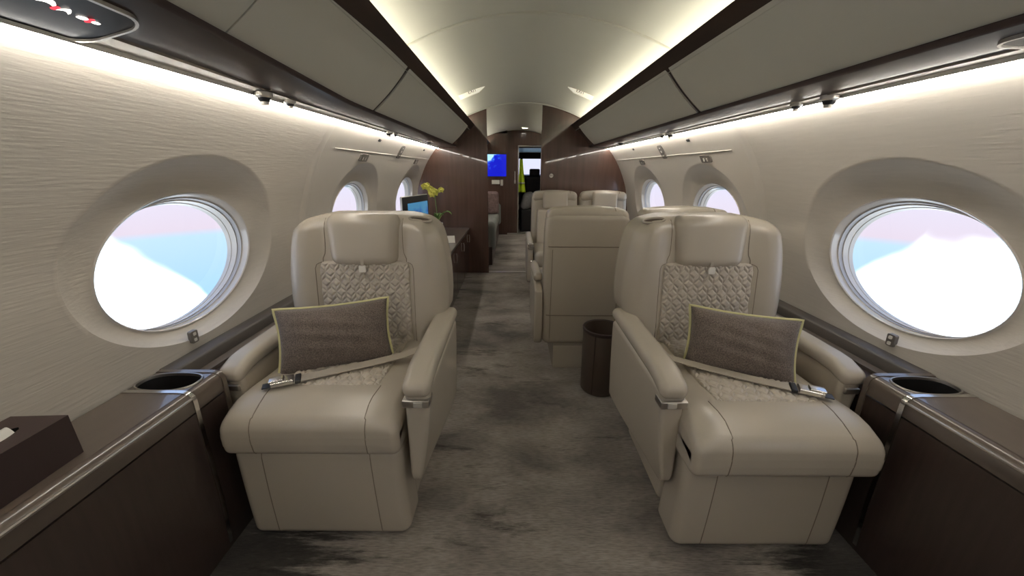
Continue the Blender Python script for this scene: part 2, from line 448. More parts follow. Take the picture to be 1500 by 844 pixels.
b = MB(); b.add(prism(closed_profile(-1.3,-.40), BULK, BULK+.05)); b.build('wall_forward', 'wood', sharp=20, kind='structure', label='polished dark wood partition left of the aisle')
b = MB(); b.add(prism(closed_profile(1.3,.214), BULK, BULK+.05)); b.build('wall_forward', 'wood', sharp=20, kind='structure', label='polished dark wood partition right of the aisle')
b = MB(); b.add(box(-.40,.214,BULK-.005,BULK+.045,0,.012)); b.build('trim_7', 'satin', bevel=.003, kind='structure', label='metal threshold across the aisle at the wood partitions')
b = MB(); b.add(prism([(-1.3,0),(-1.3,1.9),(1.3,1.9),(1.3,0)], AFT-.04, AFT)); b.build('wall_aft', 'wallfab', kind='structure', label='rear cabin wall')

# ------------------------------------------------------------------ overhead: bins, rails, service panels, light strips
RIMY = [AFT,-.4,.4,.8,1.2,1.6,2.2,3.2,BULK]
def rng(y0, y1, n=9): return [y0+(y1-y0)*i/n for i in range(n+1)]
for s in (-1,1):
    off = (lambda x,z,y: leanL(x,z,y)) if s < 0 else lean
    P = lambda L: [(s*x,z) for x,z in L]
    nm = side[s]
    for (y0,y1,tag) in ((-3.5,1.856,'near'),(1.890,4.18,'far')):
        root = empty('overhead_bin', (s*.65,(y0+y1)/2,1.58), label='%s cream overhead bin on the %s side, %s'%('long' if tag=='near' else 'shorter', nm, 'above the near armchair and round window' if tag=='near' else 'ending at the wood partition'), cat='overhead bin', group='overhead bins')
        o3 = root.location
        d = MB(); k = 10
        face = [(.568+.182*t-.006*math.sin(PI*t), 1.672-.188*t-.006*math.sin(PI*t)) for t in [i/k for i in range(k+1)]]
        back = [(x+.02,z+.018) for x,z in reversed(face)]
        cuts = [(y0,y1)] if not (s<0 and tag=='near') else [(y0,.953),(.957,y1)]
        for a,c in cuts: d.add(sweep_solid(P(face+back), rng(a,c), off))
        d.build('door', 'bin', root, off=o3, bevel=.002)
        d = MB(); d.add(sweep_solid(P([(.640,1.640),(.66,1.650),(.95,1.53),(.93,1.500),(.80,1.500)]), rng(y0,y1), off)); d.build('body', 'brown', root, off=o3)
        if tag == 'near':
            d = MB(); d.add(sweep_solid(P([(x+.006,z+.004) for x,z in face]+back), [y1+.001,y1+.033], off)); d.build('end_frame', 'brown', root, off=o3)
    # wood closing panel between bin end and partition
    d = MB(); d.add(sweep_solid(P([(.56,1.680),(.66,1.650),(.95,1.53),(.93,1.475),(.752,1.484),(.665,1.592)]), rng(4.185,BULK-.001,1)))
    d.build('closing_panel', 'wood', label='dark wood filler panel between overhead bin and partition, %s side'%nm, cat='panel')
    d = MB(); d.add(sweep_solid(P([(.533,1.702),(.546,1.709),(.570,1.690),(.600,1.662),(.598,1.645),(.566,1.669)]), RIMY)); d.build('cove_rail', 'woodrail', bevel=.002, label='dark wood rail along the upper edge of the %s overhead bins'%nm, cat='rail', group='cove rails')
    root = empty('service_panel', (s*.84,1.5,1.47), label='long glossy dark wood service panel under the %s overhead bins'%nm, cat='service panel', group='service panels')
    o3 = root.location
    d = MB(); d.add(sweep_solid(P([(.752,1.475),(.80,1.470),(.86,1.468),(.903,1.467),(.91,1.50),(.76,1.49)]), RIMY, off)); d.build('panel', 'woodrail', root, off=o3, bevel=.002)
    d = MB(); d.add(sweep_solid(P([(.744,1.482),(.750,1.473),(.757,1.470),(.757,1.484)]), RIMY, off)); d.build('edge_strip', 'brown', root, off=o3)
    d = MB(); d.add(sweep_solid(P([(.899,1.467),(.904,1.463),(.909,1.467),(.905,1.475)]), RIMY, off)); d.build('edge_bead', 'contop', root, off=o3)
    d = MB(); d.add(sweep_solid(P([(.908,1.467),(.9455,1.463),(.946,1.4530),(.9475,1.4530),(.948,1.463),(.972,1.468),(.972,1.478),(.93,1.50)]), RIMY, off)); d.build('valance', 'valance', root, off=o3)
    # light strips
    d = MB(); d.add(sweep_solid(P([(.948,1.4505),(.956,1.4505),(.956,1.456),(.948,1.456)]), RIMY)); d.build('light_strip', 'led', label='lit strip washing down the %s sidewall'%nm, cat='light strip', group='wall wash light strips')
    d = MB(); d.add(sweep_solid(P([(.612,1.662),(.634,1.662),(.634,1.672),(.612,1.672)]), [AFT,0,1,2,3,BULK-.01])); d.build('cove_light', 'cove', label='hidden lit strip glowing along the %s ceiling cove'%nm, cat='light strip', group='ceiling cove lights')
    # far compartment continuation
    d = MB(); d.add(sweep_solid(P([(.948,1.4505),(.956,1.4505),(.956,1.456),(.948,1.456)]), [BULK+.06,FAR-.14])); d.build('light_strip', 'led', label='lit strip beyond the partition, washing the %s sidewall'%nm, cat='light strip', group='wall wash light strips')
    d = MB(); d.add(sweep_solid(P([(.535,1.703),(.548,1.708),(.600,1.655),(.598,1.645),(.556,1.681)]), [BULK+.051,FAR-.14])); d.build('cove_rail', 'woodrail', label='dark wood rail beyond the partition, %s side'%nm, cat='rail', group='cove rails')
    d = MB(); d.add(sweep_solid(P([(.612,1.662),(.634,1.662),(.634,1.672),(.612,1.672)]), [BULK+.06,FAR-.14])); d.build('cove_light', 'cove', label='hidden lit strip beyond the partition, %s side'%nm, cat='light strip', group='ceiling cove lights')
    root = empty('overhead_bin', (s*.65,5.9,1.58), label='overhead bin beyond the wood partition on the %s side'%nm, cat='overhead bin', group='overhead bins')
    d = MB(); d.add(sweep_solid(P([(.558,1.682),(.665,1.598),(.75,1.484),(.93,1.468),(1.0,1.50),(.66,1.65)]), [BULK+.06,FAR-.14])); d.build('body', 'bin', root, off=root.location)

# passenger sign housings in the service panels
for s in (-1,1):
    nm = side[s]
    off = (lambda x,z,y: leanL(x,z,y)) if s < 0 else lean
    root = empty('sign_housing', (s*.85,.60,1.465), label='black passenger sign housing in the %s service panel%s'%(nm, ' showing lit white and red symbols' if s<0 else ', at the frame edge'), cat='sign', group='passenger signs')
    o3 = root.location
    def Q(x, y, dz):   # point on the panel underside
        z = interp([(.752,1.475),(.80,1.470),(.86,1.468),(.903,1.467),(.95,1.463)], x)+dz
        a = off(s*x, z, y); return (a[0], y, a[1])
    out = rrect(.812,.952,.26,.838,.045)
    inn = rrect(.817,.947,.265,.833,.041)
    d = MB(); n = len(out)
    V = [Q(x,y,.0) for x,y in out]+[Q(x,y,-.007) for x,y in out]+[Q(x,y,-.007) for x,y in inn]+[Q(x,y,-.003) for x,y in inn]
    d.add((V, [(r*n+i,r*n+(i+1)%n,(r+1)*n+(i+1)%n,(r+1)*n+i) for r in range(3) for i in range(n)])); d.build('bezel', 'satin', root, off=o3)
    d = MB(); d.add(([Q(x,y,-.003) for x,y in inn], [tuple(range(n))])); d.build('lens', 'lens', root, off=o3)
    def blob(cx, cy, pts, w, mat, name):
        d = MB(); L = []; R = []
        for i,(a,b_) in enumerate(pts):
            t = i/(len(pts)-1); ww = .8*w*(.55+.45*math.sin(PI*t))
            L.append(Q(cx+b_+ww, cy+a, -.006)); R.append(Q(cx+b_-ww, cy+a, -.006))
        V = L+R; m = len(L); d.add((V, [(i,i+1,m+i+1,m+i) for i in range(m-1)])); d.build(name, mat, root, off=o3)
    if s < 0:
        arcp = lambda a0,a1,k: [(a0+(a1-a0)*i/8, k*math.sin(PI*i/8)) for i in range(9)]
        X = .872
        seg = lambda c0,c1,k: [((c0+(c1-c0)*i/8)-.66, k*math.sin(PI*i/8)) for i in range(9)]
        blob(X-.006,.66, seg(0.696,0.720,-.007), .0065, 'signw', 'belt_symbol')
        blob(X-.002,.66, seg(0.719,0.729,0), .0085, 'signr', 'buckle_symbol')
        blob(X,.66, seg(0.728,0.746,-.008), .0060, 'signw', 'belt_symbol')
        blob(X-.002,.66, seg(0.756,0.773,0), .0065, 'signw', 'cigarette_symbol')
        blob(X-.002,.66, seg(0.771,0.781,0), .0110, 'signr', 'cross_symbol')
        blob(X-.002,.66, seg(0.779,0.793,0), .0050, 'signw', 'cigarette_symbol')
# reading lights and air outlets under the valance
def eyeball(s, y, x=.925, z=1.453, kind='reading_light', r=.020, label='', group='', cat='reading light'):
    root = empty(kind, (s*x, y, z), label=label, cat=cat, group=group)
    d = MB(); d.add(lathe([(r*1.35,.012),(r*1.35,0),(r*1.05,-.004),(r*1.0,.008)], 24)); d.build('collar', 'satin', root)
    d = MB(); d.add(lathe([(.001,-r*1.05)]+[(r*math.cos(a), -r*1.05*math.sin(a)) for a in (1.3,1.0,.7,.4,.1)]+[(r,.006)], 24)); d.build('ball', 'black', root)
    d = MB(); d.add(lathe([(.001,-r*1.25),(r*.55,-r*1.2),(r*.62,-r*.8)], 20)); d.build('nozzle' if cat == 'air outlet' else 'lens', 'dimlens', root)
for s in (-1,1):
    nm = side[s]
    eyeball(s, 1.34, kind='air_outlet', r=.020, cat='air outlet', group='air outlets', label='round air outlet hanging under the %s service panel above the near window'%nm)
    eyeball(s, 1.49, z=1.458, r=.015, group='reading lights', label='small round reading light beside the air outlet, %s side'%nm)
    eyeball(s, 2.62, kind='air_outlet', r=.018, cat='air outlet', group='air outlets', label='round air outlet under the %s service panel, farther forward'%nm)
    eyeball(s, 2.76, z=1.458, r=.014, group='reading lights', label='small reading light farther forward under the %s panel'%nm)
    eyeball(s, 3.55, x=.86, z=1.462, r=.020, group='reading lights', label='recessed lamp in the far end of the %s wood panel'%nm)

# wall plates
def plate(s, y, z, w, h, name, label, cat, group, mat='gasket', buttons=(), lift=.004):
    x = wallx(z)-.002; dz = .02; t = math.atan2(wallx(z+dz)-wallx(z-dz), 2*dz)
    root = empty(name, (s*x, y, z), label=label, cat=cat, group=group)
    R = Matrix.Rotation(s*t, 4, 'Y')
    d = MB(); d.add(xform(prism(rrect(-w/2,w/2,-h/2,h/2,min(w,h)*.22), -.006, .008, 'x'), R)); d.build('plate', mat, root, bevel=.0015)
    for (py,pz,bw,bh) in buttons:
        d = MB(); q = -s*.009; d.add(xform(prism(rrect(py-bw/2,py+bw/2,pz-bh/2,pz+bh/2,min(bw,bh)*.25), min(q,0), max(q,0), 'x'), R)); d.build('button', 'white', root)
for s in (-1,1):
    nm = side[s]; w = WIN[s]
    plate(s, 1.21, .652, .030, .046, 'shade_switch', 'small grey shade switch with two buttons below the near round window, %s side'%nm, 'switch', 'window shade switches', 'plate', [(0,.011,.012,.012),(0,-.011,.012,.012)])
    plate(s, w[4]-.11, 1.300, .125, .052, 'wall_vent', 'dark slotted plate above the middle window, %s side'%nm, 'vent', 'slotted wall plates', 'plate', [(-.02,-.005,.008,.02),(.02,-.005,.008,.02)])
    plate(s, w[5]-.10, 1.300, .11, .050, 'wall_vent', 'dark slotted plate above the farthest window, %s side'%nm, 'vent', 'slotted wall plates', 'plate', [(0,-.005,.008,.02)])
    plate(s, (w[4]+w[5])/2-.08, 1.365, .085, .115, 'wall_control', 'upright grey control plate between the two far windows, %s side'%nm, 'control panel', 'upright control plates', 'plate', [(0,.005,.02,.018),(0,.035,.02,.008),(0,-.03,.02,.008)])
    plate(s, w[4]+.0, 1.413, .030, .018, 'wall_sensor', 'tiny dark sensor high above the middle window, %s side'%nm, 'sensor', 'tiny wall sensors', 'black')
    plate(s, w[5]-.05, 1.413, .030, .018, 'wall_sensor', 'tiny dark sensor high near the farthest window, %s side'%nm, 'sensor', 'tiny wall sensors', 'black')
# exit signs
for s in (-1,1):
    root = empty('exit_sign', (s*.45, 3.42, ceilz(.45)), label='thin white exit sign on the ceiling, %s of centre'%side[s], cat='exit sign', group='ceiling exit signs')
    ang = -s*math.atan(2*.125*.45/.59**2)
    # local y axis of the sign points to the camera; board leans along the ceiling curve
    R = Matrix.Rotation(-ang if False else (s*math.atan(.25*.45/.3481)), 4, 'Y')
    d = MB(); d.add(xform(prism([(-.125,.012),(-.115,-.036),(.05,-.030),(.125,.002),(.125,.012)] if s<0 else [(-.125,.012),(-.125,.002),(-.05,-.030),(.115,-.036),(.125,.012)], -.012, .012, 'y'), R)); d.build('board', 'exitface', root, bevel=.002)
    t = text_mesh('EXIT', .036, .0006); T = R @ Matrix.Translation((-s*-.015*0, -.0132, -.008)) @ Matrix.Rotation(PI/2, 4, 'X')
    d = MB(); d.add(xform(t, T)); d.build('lettering', 'railgrey', root)
    d = MB(); d.add(xform(tube([(-s*.115,0,.010),(-s*.16,0,.0108),(-s*.20,0,.013)], [.010,.006,.002], 8), R)); d.build('tail', 'satin', root)  # tapering strip stands in for the shadow line from sign towards centre

# ------------------------------------------------------------------ side consoles
LZ = .605; LX = 1.05
def hole_plate(x0,x1,y0,y1,z,c,rx,ry,n=64):
    ths = sorted({round(i/n*2*PI,6) for i in range(n)} | {round(math.atan2(b-c[1],a-c[0])%(2*PI),6) for a in (x0,x1) for b in (y0,y1)})
    def se(th,k=1): 
        q = 2.6; cs,sn = math.cos(th),math.sin(th); r = (abs(cs/rx)**q+abs(sn/ry)**q)**(-1/q)
        return c[0]+k*r*cs, c[1]+k*r*sn
    def rc(th):
        cs,sn = math.cos(th),math.sin(th); t = 9
        if cs > 1e-9: t = min(t,(x1-c[0])/cs)
        if cs < -1e-9: t = min(t,(x0-c[0])/cs)
        if sn > 1e-9: t = min(t,(y1-c[1])/sn)
        if sn < -1e-9: t = min(t,(y0-c[1])/sn)
        return c[0]+t*cs, c[1]+t*sn
    m = len(ths)
    A = [(*se(t),z) for t in ths]; B = [(*rc(t),z) for t in ths]
    pl = (A+B, [(j,(j+1)%m,m+(j+1)%m,m+j) for j in range(m)])
    wl = ([(*se(t,1.0),z) for t in ths]+[(*se(t,.93),z-.12) for t in ths], [(j,(j+1)%m,m+(j+1)%m,m+j) for j in range(m)]+[tuple(range(m,2*m))])
    rg = ([(*se(t,1.07),z+.0005) for t in ths]+[(*se(t,1.05),z+.004) for t in ths]+[(*se(t,1.0),z+.003) for t in ths]+[(*se(t,.985),z-.006) for t in ths], [(r*m+j,r*m+(j+1)%m,(r+1)*m+(j+1)%m,(r+1)*m+j) for r in range(3) for j in range(m)])
    return pl, wl, rg
for s in (-1,1):
    nm = side[s]
    root = empty('side_console', (s*1.15,.3,0), label='dark veneer side console under the near window, %s side'%nm, cat='console', group='side consoles')
    o3 = root.location; yE = 1.055; P = lambda L: [(s*x,z) for x,z in L]
    ys = [AFT+.01,.93]
    d = MB(); d.add(sweep_solid(P([(LX-.004,.535),(LX-.002,.40),(LX+.002,.16),(LX+.012,0),(1.10,0),(1.20,.2),(1.235,.4),(1.24,.47),(1.09,.47),(1.06,.535)]), [AFT+.01,yE])); d.build('body', 'console', root, off=o3)
    d = MB(); d.add(sweep_solid(P([(LX-.004,.540),(LX-.006,.585),(LX+.0,.597),(LX+.010,LZ-.003),(LX+.018,LZ-.001),(LX+.018,.575),(LX+.01,.54)]), [AFT+.01,yE])); d.build('edge_moulding', 'contop', root, off=o3, sharp=60)
    d = MB(); d.add(sweep_solid(P([(LX-.0085,.5835),(LX-.0085,.5875),(LX-.004,.589),(LX-.004,.582)]), [AFT+.01,.93])); d.build('bright_bead', 'satin', root, off=o3)
    cc = (s*1.158, .988)
    xa,xb = sorted((s*(LX+.016), s*1.245))
    pl, wl, rg = hole_plate(xa,xb,.932,yE,LZ,cc,.086,.047)
    d = MB(); d.add(grid(lambda u,v: (xa+(xb-xa)*u, AFT+.01+(.932-AFT-.01)*v, LZ), 2, 8)); d.add(pl)
    d.add(([(xa,yE,LZ),(xb,yE,LZ),(xb,yE,.585),(xa,yE,.585)],[(0,1,2,3)]))
    d.build('worktop', 'contop', root, off=o3)
    d = MB(); d.add(wl); d.build('cup_well', 'hole', root, off=o3)
    d = MB(); d.add(rg); d.build('cup_ring', 'satin', root, off=o3)
    def strap(y, w, mat, name):
        pr = [(1.245,LZ+.003),(LX+.03,LZ+.003),(LX+.012,LZ+.001),(LX+.0,.600),(LX-.008,.590),(LX-.010,.575),(LX-.008,.50),(LX-.005,.38),(LX-.002,.2),(LX+.010,.02)]
        d = MB(); q = []
        d.add(sweep(P(pr), [y-w/2,y+w/2])); d.add(sweep(P([(x+.004,z-.003) for x,z in pr]), [y-w/2,y+w/2]))
        for yy in (y-w/2,y+w/2):
            a = [(s*x,yy,z) for x,z in pr]; b_ = [(s*(x+.004),yy,z-.003) for x,z in pr]; m = len(a)
            d.add((a+b_, [(i,i+1,m+i+1,m+i) for i in range(m-1)]))
        d.build(name, mat, root, off=o3)
    strap(.932, .014, 'chrome', 'metal_strap'); strap(1.048, .016, 'contop', 'end_strap')
    # ledge farther forward
    root = empty('wall_ledge', (s*1.2,2.5,0), label='dark wood wall ledge running forward behind the near armchair, %s side'%nm, cat='ledge', group='wall ledges')
    o3 = root.location
    d = MB(); d.add(sweep_solid(P([(1.075,.03),(1.075,.535),(1.085,.55),(1.20,.55),(1.23,.4),(1.17,.15),(1.10,.03)]), [yE+.003,1.95 if s > 0 else BULK-.002]))
    if s > 0: d.add(sweep_solid(P([(1.150,.08),(1.150,.535),(1.158,.55),(1.20,.55),(1.23,.4),(1.17,.12),(1.155,.08)]), [1.95,BULK-.002]))
    d.build('shelf', 'console', root, off=o3)
    d = MB(); d.add(sweep_solid(P([(1.190,.551),(1.193,.600),(1.203,.607),(1.252,.607),(1.248,.552)]), [yE+.003,BULK-.002])); d.build('dado_rail', 'railgrey', root, off=o3, sharp=60)
    d = MB(); d.add(sweep_solid(P([(1.16,.551),(1.16,.562),(1.19,.566),(1.194,.551)]), [yE+.003,BULK-.002])); d.build('bead', 'contop', root, off=o3)

# tissue box
root = empty('tissue_box', (-1.147,.555,LZ+.001), label='dark brown leather tissue box on the left console with a white tissue in its slot', cat='tissue box')
root.rotation_euler = (0,0,math.radians(3))
pl, wl, rg = hole_plate(-.06,.06,-.135,.135,.10,(0,.0),.018,.097)
d = MB(); d.add(pl); d.add(([(-.06,-.135,0),(.06,-.135,0),(.06,.135,0),(-.06,.135,0),(-.06,-.135,.1),(.06,-.135,.1),(.06,.135,.1),(-.06,.135,.1)],[(0,1,5,4),(1,2,6,5),(2,3,7,6),(3,0,4,7),(3,2,1,0)])); d.build('box', 'brown', root, sharp=30)
d = MB(); d.add(([(v[0],v[1],v[2] if v[2] > .05 else .02) for v in wl[0]], wl[1])); d.build('slot', 'hole', root)
d = MB(); d.add(grid(lambda u,v: ((u-.5)*.030+.004*math.sin(9*v), -.09+.170*v, .096+.012*math.sin(PI*u)+.006*math.sin(7*v+3*u)), 8, 16)); d.build('tissue', 'white', root)

# ------------------------------------------------------------------ near armchairs
def quilt_h(u, v, w=.0205, h=.040, sd=.021):
    """stitched lozenges with pairs of slanted leaves between them"""
    i = math.floor(u/w); a = u/w-i
    if i % 2: a = 1-a
    Q = h+2*sd; z = v % Q
    cs = w/math.hypot(w, h/2)
    z2 = -(h/2)-sd
    best = 9
    for k in (0, Q, 2*Q):
        for e in ((h/2)*(1-a), -(h/2)*(1-a), z2+(h/2)*a, z2-(h/2)*a):
            best = min(best, abs(z-(e+k))*cs)
    d = best
    zz = ((z+h/2) % Q)-h/2          # along the column border a=0: open between lozenges
    if zz > h/2: d = min(d, math.hypot(a*w, 0))
    zz = ((z-z2+h/2) % Q)-h/2
    if zz > h/2: d = min(d, (1-a)*w)
    return min(1, d/.0062)**.65
def on_surf(bv, pts, d):
    out = []
    for p in pts:
        r = bv.ray_cast(Vector(p), Vector(d).normalized())
        if r[0] is not None: out.append(r[0])
    return out
YR = 1.2
BW = [(.44,.255),(.56,.268),(.60,.300),(.64,.332),(.70,.338),(.80,.335),(.88,.325),(.95,.312),(1.0,.300),(1.03,.292),(1.07,.285)]
bol = lambda ax: .034*smooth(.170,.235,ax)
def armchair(cx, aisle, dyc, dyf, label, xo):
    root = empty('armchair', (cx, YR, 0), label=label, cat='armchair', group='cream armchairs facing aft')
    mxs = aisle      # local +x is the aisle side
    def B(mb, name, mats, par=root, **k): return mb.build(name, mats, par, mx=mxs, off=(0,YR,0), **k)
    # backrest
    hz = .305; cz = .745
    def fb(q):
        z = q[2]+cz
        top = max(0, (z-.93)/.135); w = interp(BW, z)
        x = q[0]/.335*w
        ft = max(0, -q[1]/.115)
        zz = q[2]
        if top > 0: zz -= .030*top*smooth(.15,.30,abs(x))
        y = q[1]+.12*(z-.62)-ft*bol(abs(x))*min(1,(z-.44)/.15)
        y += .020*max(0,(abs(x)-.24)/.1)**2*ft     # outer edge rounds away
        return (x, y, zz)
    back = MB(); back.add(rbox((0,1.585,cz), (.335,.115,hz), .062, fb, k=6, n=14)); bv = back.bvh()
    for sx in (-1,1):
        pts = on_surf(bv, [(sx*.203,1.0,.50+.012*i) for i in range(29)]+[(sx*(.203-.03*i/6),1.0,.848+.012*math.sin(i/6*PI/2)) for i in range(1,7)]+[(sx*(.160+.013*math.exp(-i*1.2)),1.0,.875+.02*i) for i in range(0,9)], (0,1,0))
        back.add(tube(pts, .0016, 6), 1)
    B(back, 'backrest', ['leather','seam'])
    # quilted panel
    def ysurf(x, z): return 1.47+.12*(z-.62)-bol(abs(x))*min(1,(z-.44)/.15)
    def qp(u, v):
        z = .47+.397*v; dd = max(0, z-(.867-.03)); hw = .194-(.03-math.sqrt(max(0,.03**2-dd**2)) if dd > 0 else 0)
        x = (2*u-1)*hw
        edge = min((1-abs(2*u-1))*hw, .867-z)
        e = smooth(0,.012,edge)
        y = 1.47+.12*(z-.62)+.010-.018*e-.0085*quilt_h(x+.5125, z)*e-.008*math.cos(x/.2*PI/2)
        return (x, y, z)
    q = MB(); q.add(grid(qp, 150, 160)); B(q, 'quilted_back_panel', 'quilt', sharp=80)
    # headrest
    def fh(p):
        t = (p[2]+.105)/.21
        x = p[0]*(.93+.10*t); y = p[1]+.12*p[2]-.012*math.cos(p[0]/.155*PI/2)*(1 if p[1] < 0 else 0)
        z = p[2]+(.006*math.cos(p[0]/.155*PI/2) if p[2] > 0 else 0)
        return (x,y,z)
    h = MB(); h.add(rbox((0,1.533,.948), (.150,.050,.105), .044, fh, k=5, n=8)); B(h, 'headrest', 'leather')
    # hanging tag
    t = MB(); t.add(prism(rrect(-.006,.006,.850,.885,.002), 1.464,1.468,'y')); st = B(t, 'tag_strap', 'leather')
    t = MB(); t.add(prism(rrect(-.0135,.0135,.826,.853,.003), 1.457,1.464,'y')); B(t, 'tag', 'white', label='small white square tag')
    # grab slot on the aisle shoulder
    g = on_surf(bv, [(.232,1.540,1.3)], (0,0,-1))
    gz = g[0].z if g else 1.04
    oval = lambda a,b,z: [(.232+a*math.cos(k/32*2*PI), 1.540+b*math.sin(k/32*2*PI), z+.75*b*math.sin(k/32*2*PI)-.10*a*math.cos(k/32*2*PI)) for k in range(32)]
    t = MB(); t.add(tube(oval(.044,.011,gz+.001), .0055, 8, closed=True)); B(t, 'slot_rim', 'leather')
    t = MB(); o_ = oval(.042,.009,gz+.001); t.add((o_, [tuple(range(32))])); B(t, 'grab_slot', 'basket')
    # seat cushion
    y0 = .935+dyc; y1 = 1.50
    L = (y1-y0)/2
    def fc(p):
        z = p[2]; yy = p[1]
        if z > 0: z -= .020*smooth(.22,.27,abs(p[0]))*0 ; z += .010*math.exp(-((yy+L-.13)/.10)**2)-.034*max(0,(-L+.10-yy)/.10)**2-.022*max(0,(abs(p[0])-.21)/.07)**2
        if yy < -L+.04: yy -= .006*math.cos(p[2]/.0765*PI/2)
        return (p[0]*(1-.010*smooth(L-.2,L,yy)), yy, z)
    c = MB(); c.add(rbox((xo*1.3,(y0+y1)/2,.4475), (.276,L,.0765), .026, fc, k=6, n=16)); bv = c.bvh()
    for sx in (-1,1):
        p1 = on_surf(bv, [(xo+sx*(.172+.008*(1-smooth(0,8,i))), y0+.15-.012*i, .8) for i in range(12)], (0,0,-1))
        p2 = on_surf(bv, [(xo+sx*.176, .5, .50-.01*i) for i in range(13)], (0,1,0))
        p2 = [p for p in p2 if p.z < (p1[-1].z-.002 if p1 else 9)]
        c.add(tube(p1+p2, .0016, 6), 1)
    B(c, 'seat_cushion', ['leather','seam'])
    qy0 = y0+.145
    def qs(u, v):
        y = qy0+(1.475-qy0)*v; x = (2*u-1)*.170
        e = smooth(0,.010,min((1-abs(2*u-1))*.17, y-qy0))
        z = .5225+.006*e+.008*quilt_h(x+.5125,y)*e-.006*(1-e)+.005*math.cos(x/.17*PI/2)
        return (x,y,z)
    q = MB(); q.add(grid(qs, 140, 150)); B(q, 'quilted_seat_panel', 'quilt', sharp=80)
    # leg rest
    yf = .952+dyf
    def ff(p):
        t = (p[2]+.186)/.372
        return (p[0]*(1.012-.012*smooth(0,.75,t)), p[1]+.008*(1-t)+.004*math.sin(PI*t)*(-1), p[2])
    c = MB(); c.add(rbox((min(xo,.003),yf+.075,.199), (.270,.075,.186), .034, ff, k=5, n=10)); bv = c.bvh()
    for sx in (-1,1):
        c.add(tube(on_surf(bv, [(min(xo,.003)+sx*(.172+.006*i/30), .5, .375-.0117*i) for i in range(31)], (0,1,0)), .0015, 6), 1)
    B(c, 'leg_rest', ['leather','seam'])
    # plinth
    c = MB(); c.add(prism([(1.12,.002),(1.52,.002),(1.50,.25),(1.10,.37),(1.10,.18)], -.245,.245,'x')); B(c, 'base', 'leather', bevel=.02, bseg=3)
    # arms
    def arm(x0, x1, yfr, yre, ztop, zbot, name_suffix, aisle_side):
        xm = (x0+x1)/2; hw = (x1-x0)/2
        yc = (yfr+yre)/2; zc = (ztop-.05+zbot)/2; HL = (yre-yfr)/2; HZ = (ztop-.05-zbot)/2; RC = .085
        def fsh(p):
            dy = max(0, RC-HL-p[1]); dz = max(0, RC-HZ-p[2]); y, z = p[1], p[2]
            if dy > 0 and dz > 0:
                k = max(dy,dz)/math.hypot(dy,dz); y = RC-HL-dy*k; z = RC-HZ-dz*k
            ry = HL-.06 # rear bottom corner, smaller
            lo = max(0, (HZ-z)/(2*HZ)); fr_ = 1-smooth(-HL, HL*.9, y)
            x = p[0]
            if aisle_side: x -= .058*lo**1.6*(.25+.75*fr_)*max(0,(x+hw)/(2*hw))
            else: x += .03*lo**1.5*max(0,(hw-x)/(2*hw))
            return (x, y, z)
        a = MB(); a.add(rbox((xm,yc,zc), (hw-.003,HL,HZ), .018, fsh, k=4, n=14)); shell = B(a, 'arm_shell', 'leather')
        Lh = (yre-yfr)/2+.01
        def fa(p):
            t = (p[1]+Lh)/(2*Lh)
            dip = -.022*(1-smooth(0,.25,t))**2
            sw = 1-.06*(1-smooth(.0,.12,t))
            return (p[0]*sw, p[1], p[2]+dip+.008*t)
        a = MB(); a.add(rbox((xm,yfr-.012+Lh,ztop-.027), (hw+.003,Lh,.027), .025, fa, k=6, n=10)); B(a, 'arm_pad', 'leather')
        if aisle_side:
            a = MB(); a.add(rbox((xm-.002,yfr+.016,ztop-.092), (hw-.001,.026,.013), .004, None, 2, 3)); pn = B(a, 'control_strip', 'satin')
            a = MB(); a.add(rbox((xm+.006,yfr-.0105,ztop-.092), (.014,.003,.009), .002, None, 2, 2)); B(a, 'button', 'dimlens', pn)
        else:
            a = MB(); a.add(rbox((xm,yfr+.016,ztop-.092), (hw*.6,.026,.011), .004, None, 2, 3)); B(a, 'latch', 'satin')
        return shell
    arm(.280, .365, .968, 1.545, .640, .203, '', True)
    arm(-.364, -.284, 1.080, 1.545, .620, .300, '', False)
    # lap belt
    P = [(.262,1.300+dyc*.3,.562),(.20,1.262+dyc*.3,.553),(.10,1.210+dyc*.4,.549),(0,1.158+dyc*.5,.548),(-.08,1.118+dyc*.5,.547),(-.125,1.096+dyc*.5,.545)]
    def band(P, w, t):
        d = MB(); Ls = []
        for i,p in enumerate(P):
            a = Vector(P[max(0,i-1)]); b_ = Vector(P[min(len(P)-1,i+1)]); n = (b_-a).cross(Vector((0,0,1))).normalized()
            for e,zz in ((-w/2,0),(w/2,0),(w/2,t),(-w/2,t)): Ls.append(tuple(Vector(p)+n*e+Vector((0,0,zz))))
        F = []
        for i in range(len(P)-1):
            for k in range(4): F.append((i*4+k,i*4+(k+1)%4,(i+1)*4+(k+1)%4,(i+1)*4+k))
        F += [(3,2,1,0), tuple((len(P)-1)*4+k for k in range(4))]
        return Ls, F
    d = MB(); d.add(band(P, .044, .003)); belt = B(d, 'lap_belt', 'leather')
    e = Vector(P[-1]); dirv = (Vector(P[-1])-Vector(P[-2])).normalized(); ang = math.atan2(dirv.y, dirv.x)
    T = Matrix.Translation(e) @ Matrix.Rotation(ang, 4, 'Z')
    d = MB(); d.add(xform(rbox((-.012,0,.004),(.009,.026,.006),.003,None,2,2), T)); B(d, 'belt_keeper', 'black', belt)
    d = MB(); d.add(xform(rbox((.034,0,.006),(.034,.022,.008),.004,None,3,3), T)); d.add(xform(rbox((.05,0,.016),(.022,.018,.004),.003,None,2,2), T)); B(d, 'buckle', 'chrome', belt)
    d = MB(); d.add(xform(rbox((.078,.004,.002),(.014,.016,.002),.0015,None,2,2), T)); B(d, 'tongue', 'black', belt)
    return root
armchair(-.722, 1, 0, 0, 'cream leather armchair with quilted back on the left of the aisle', -.009)
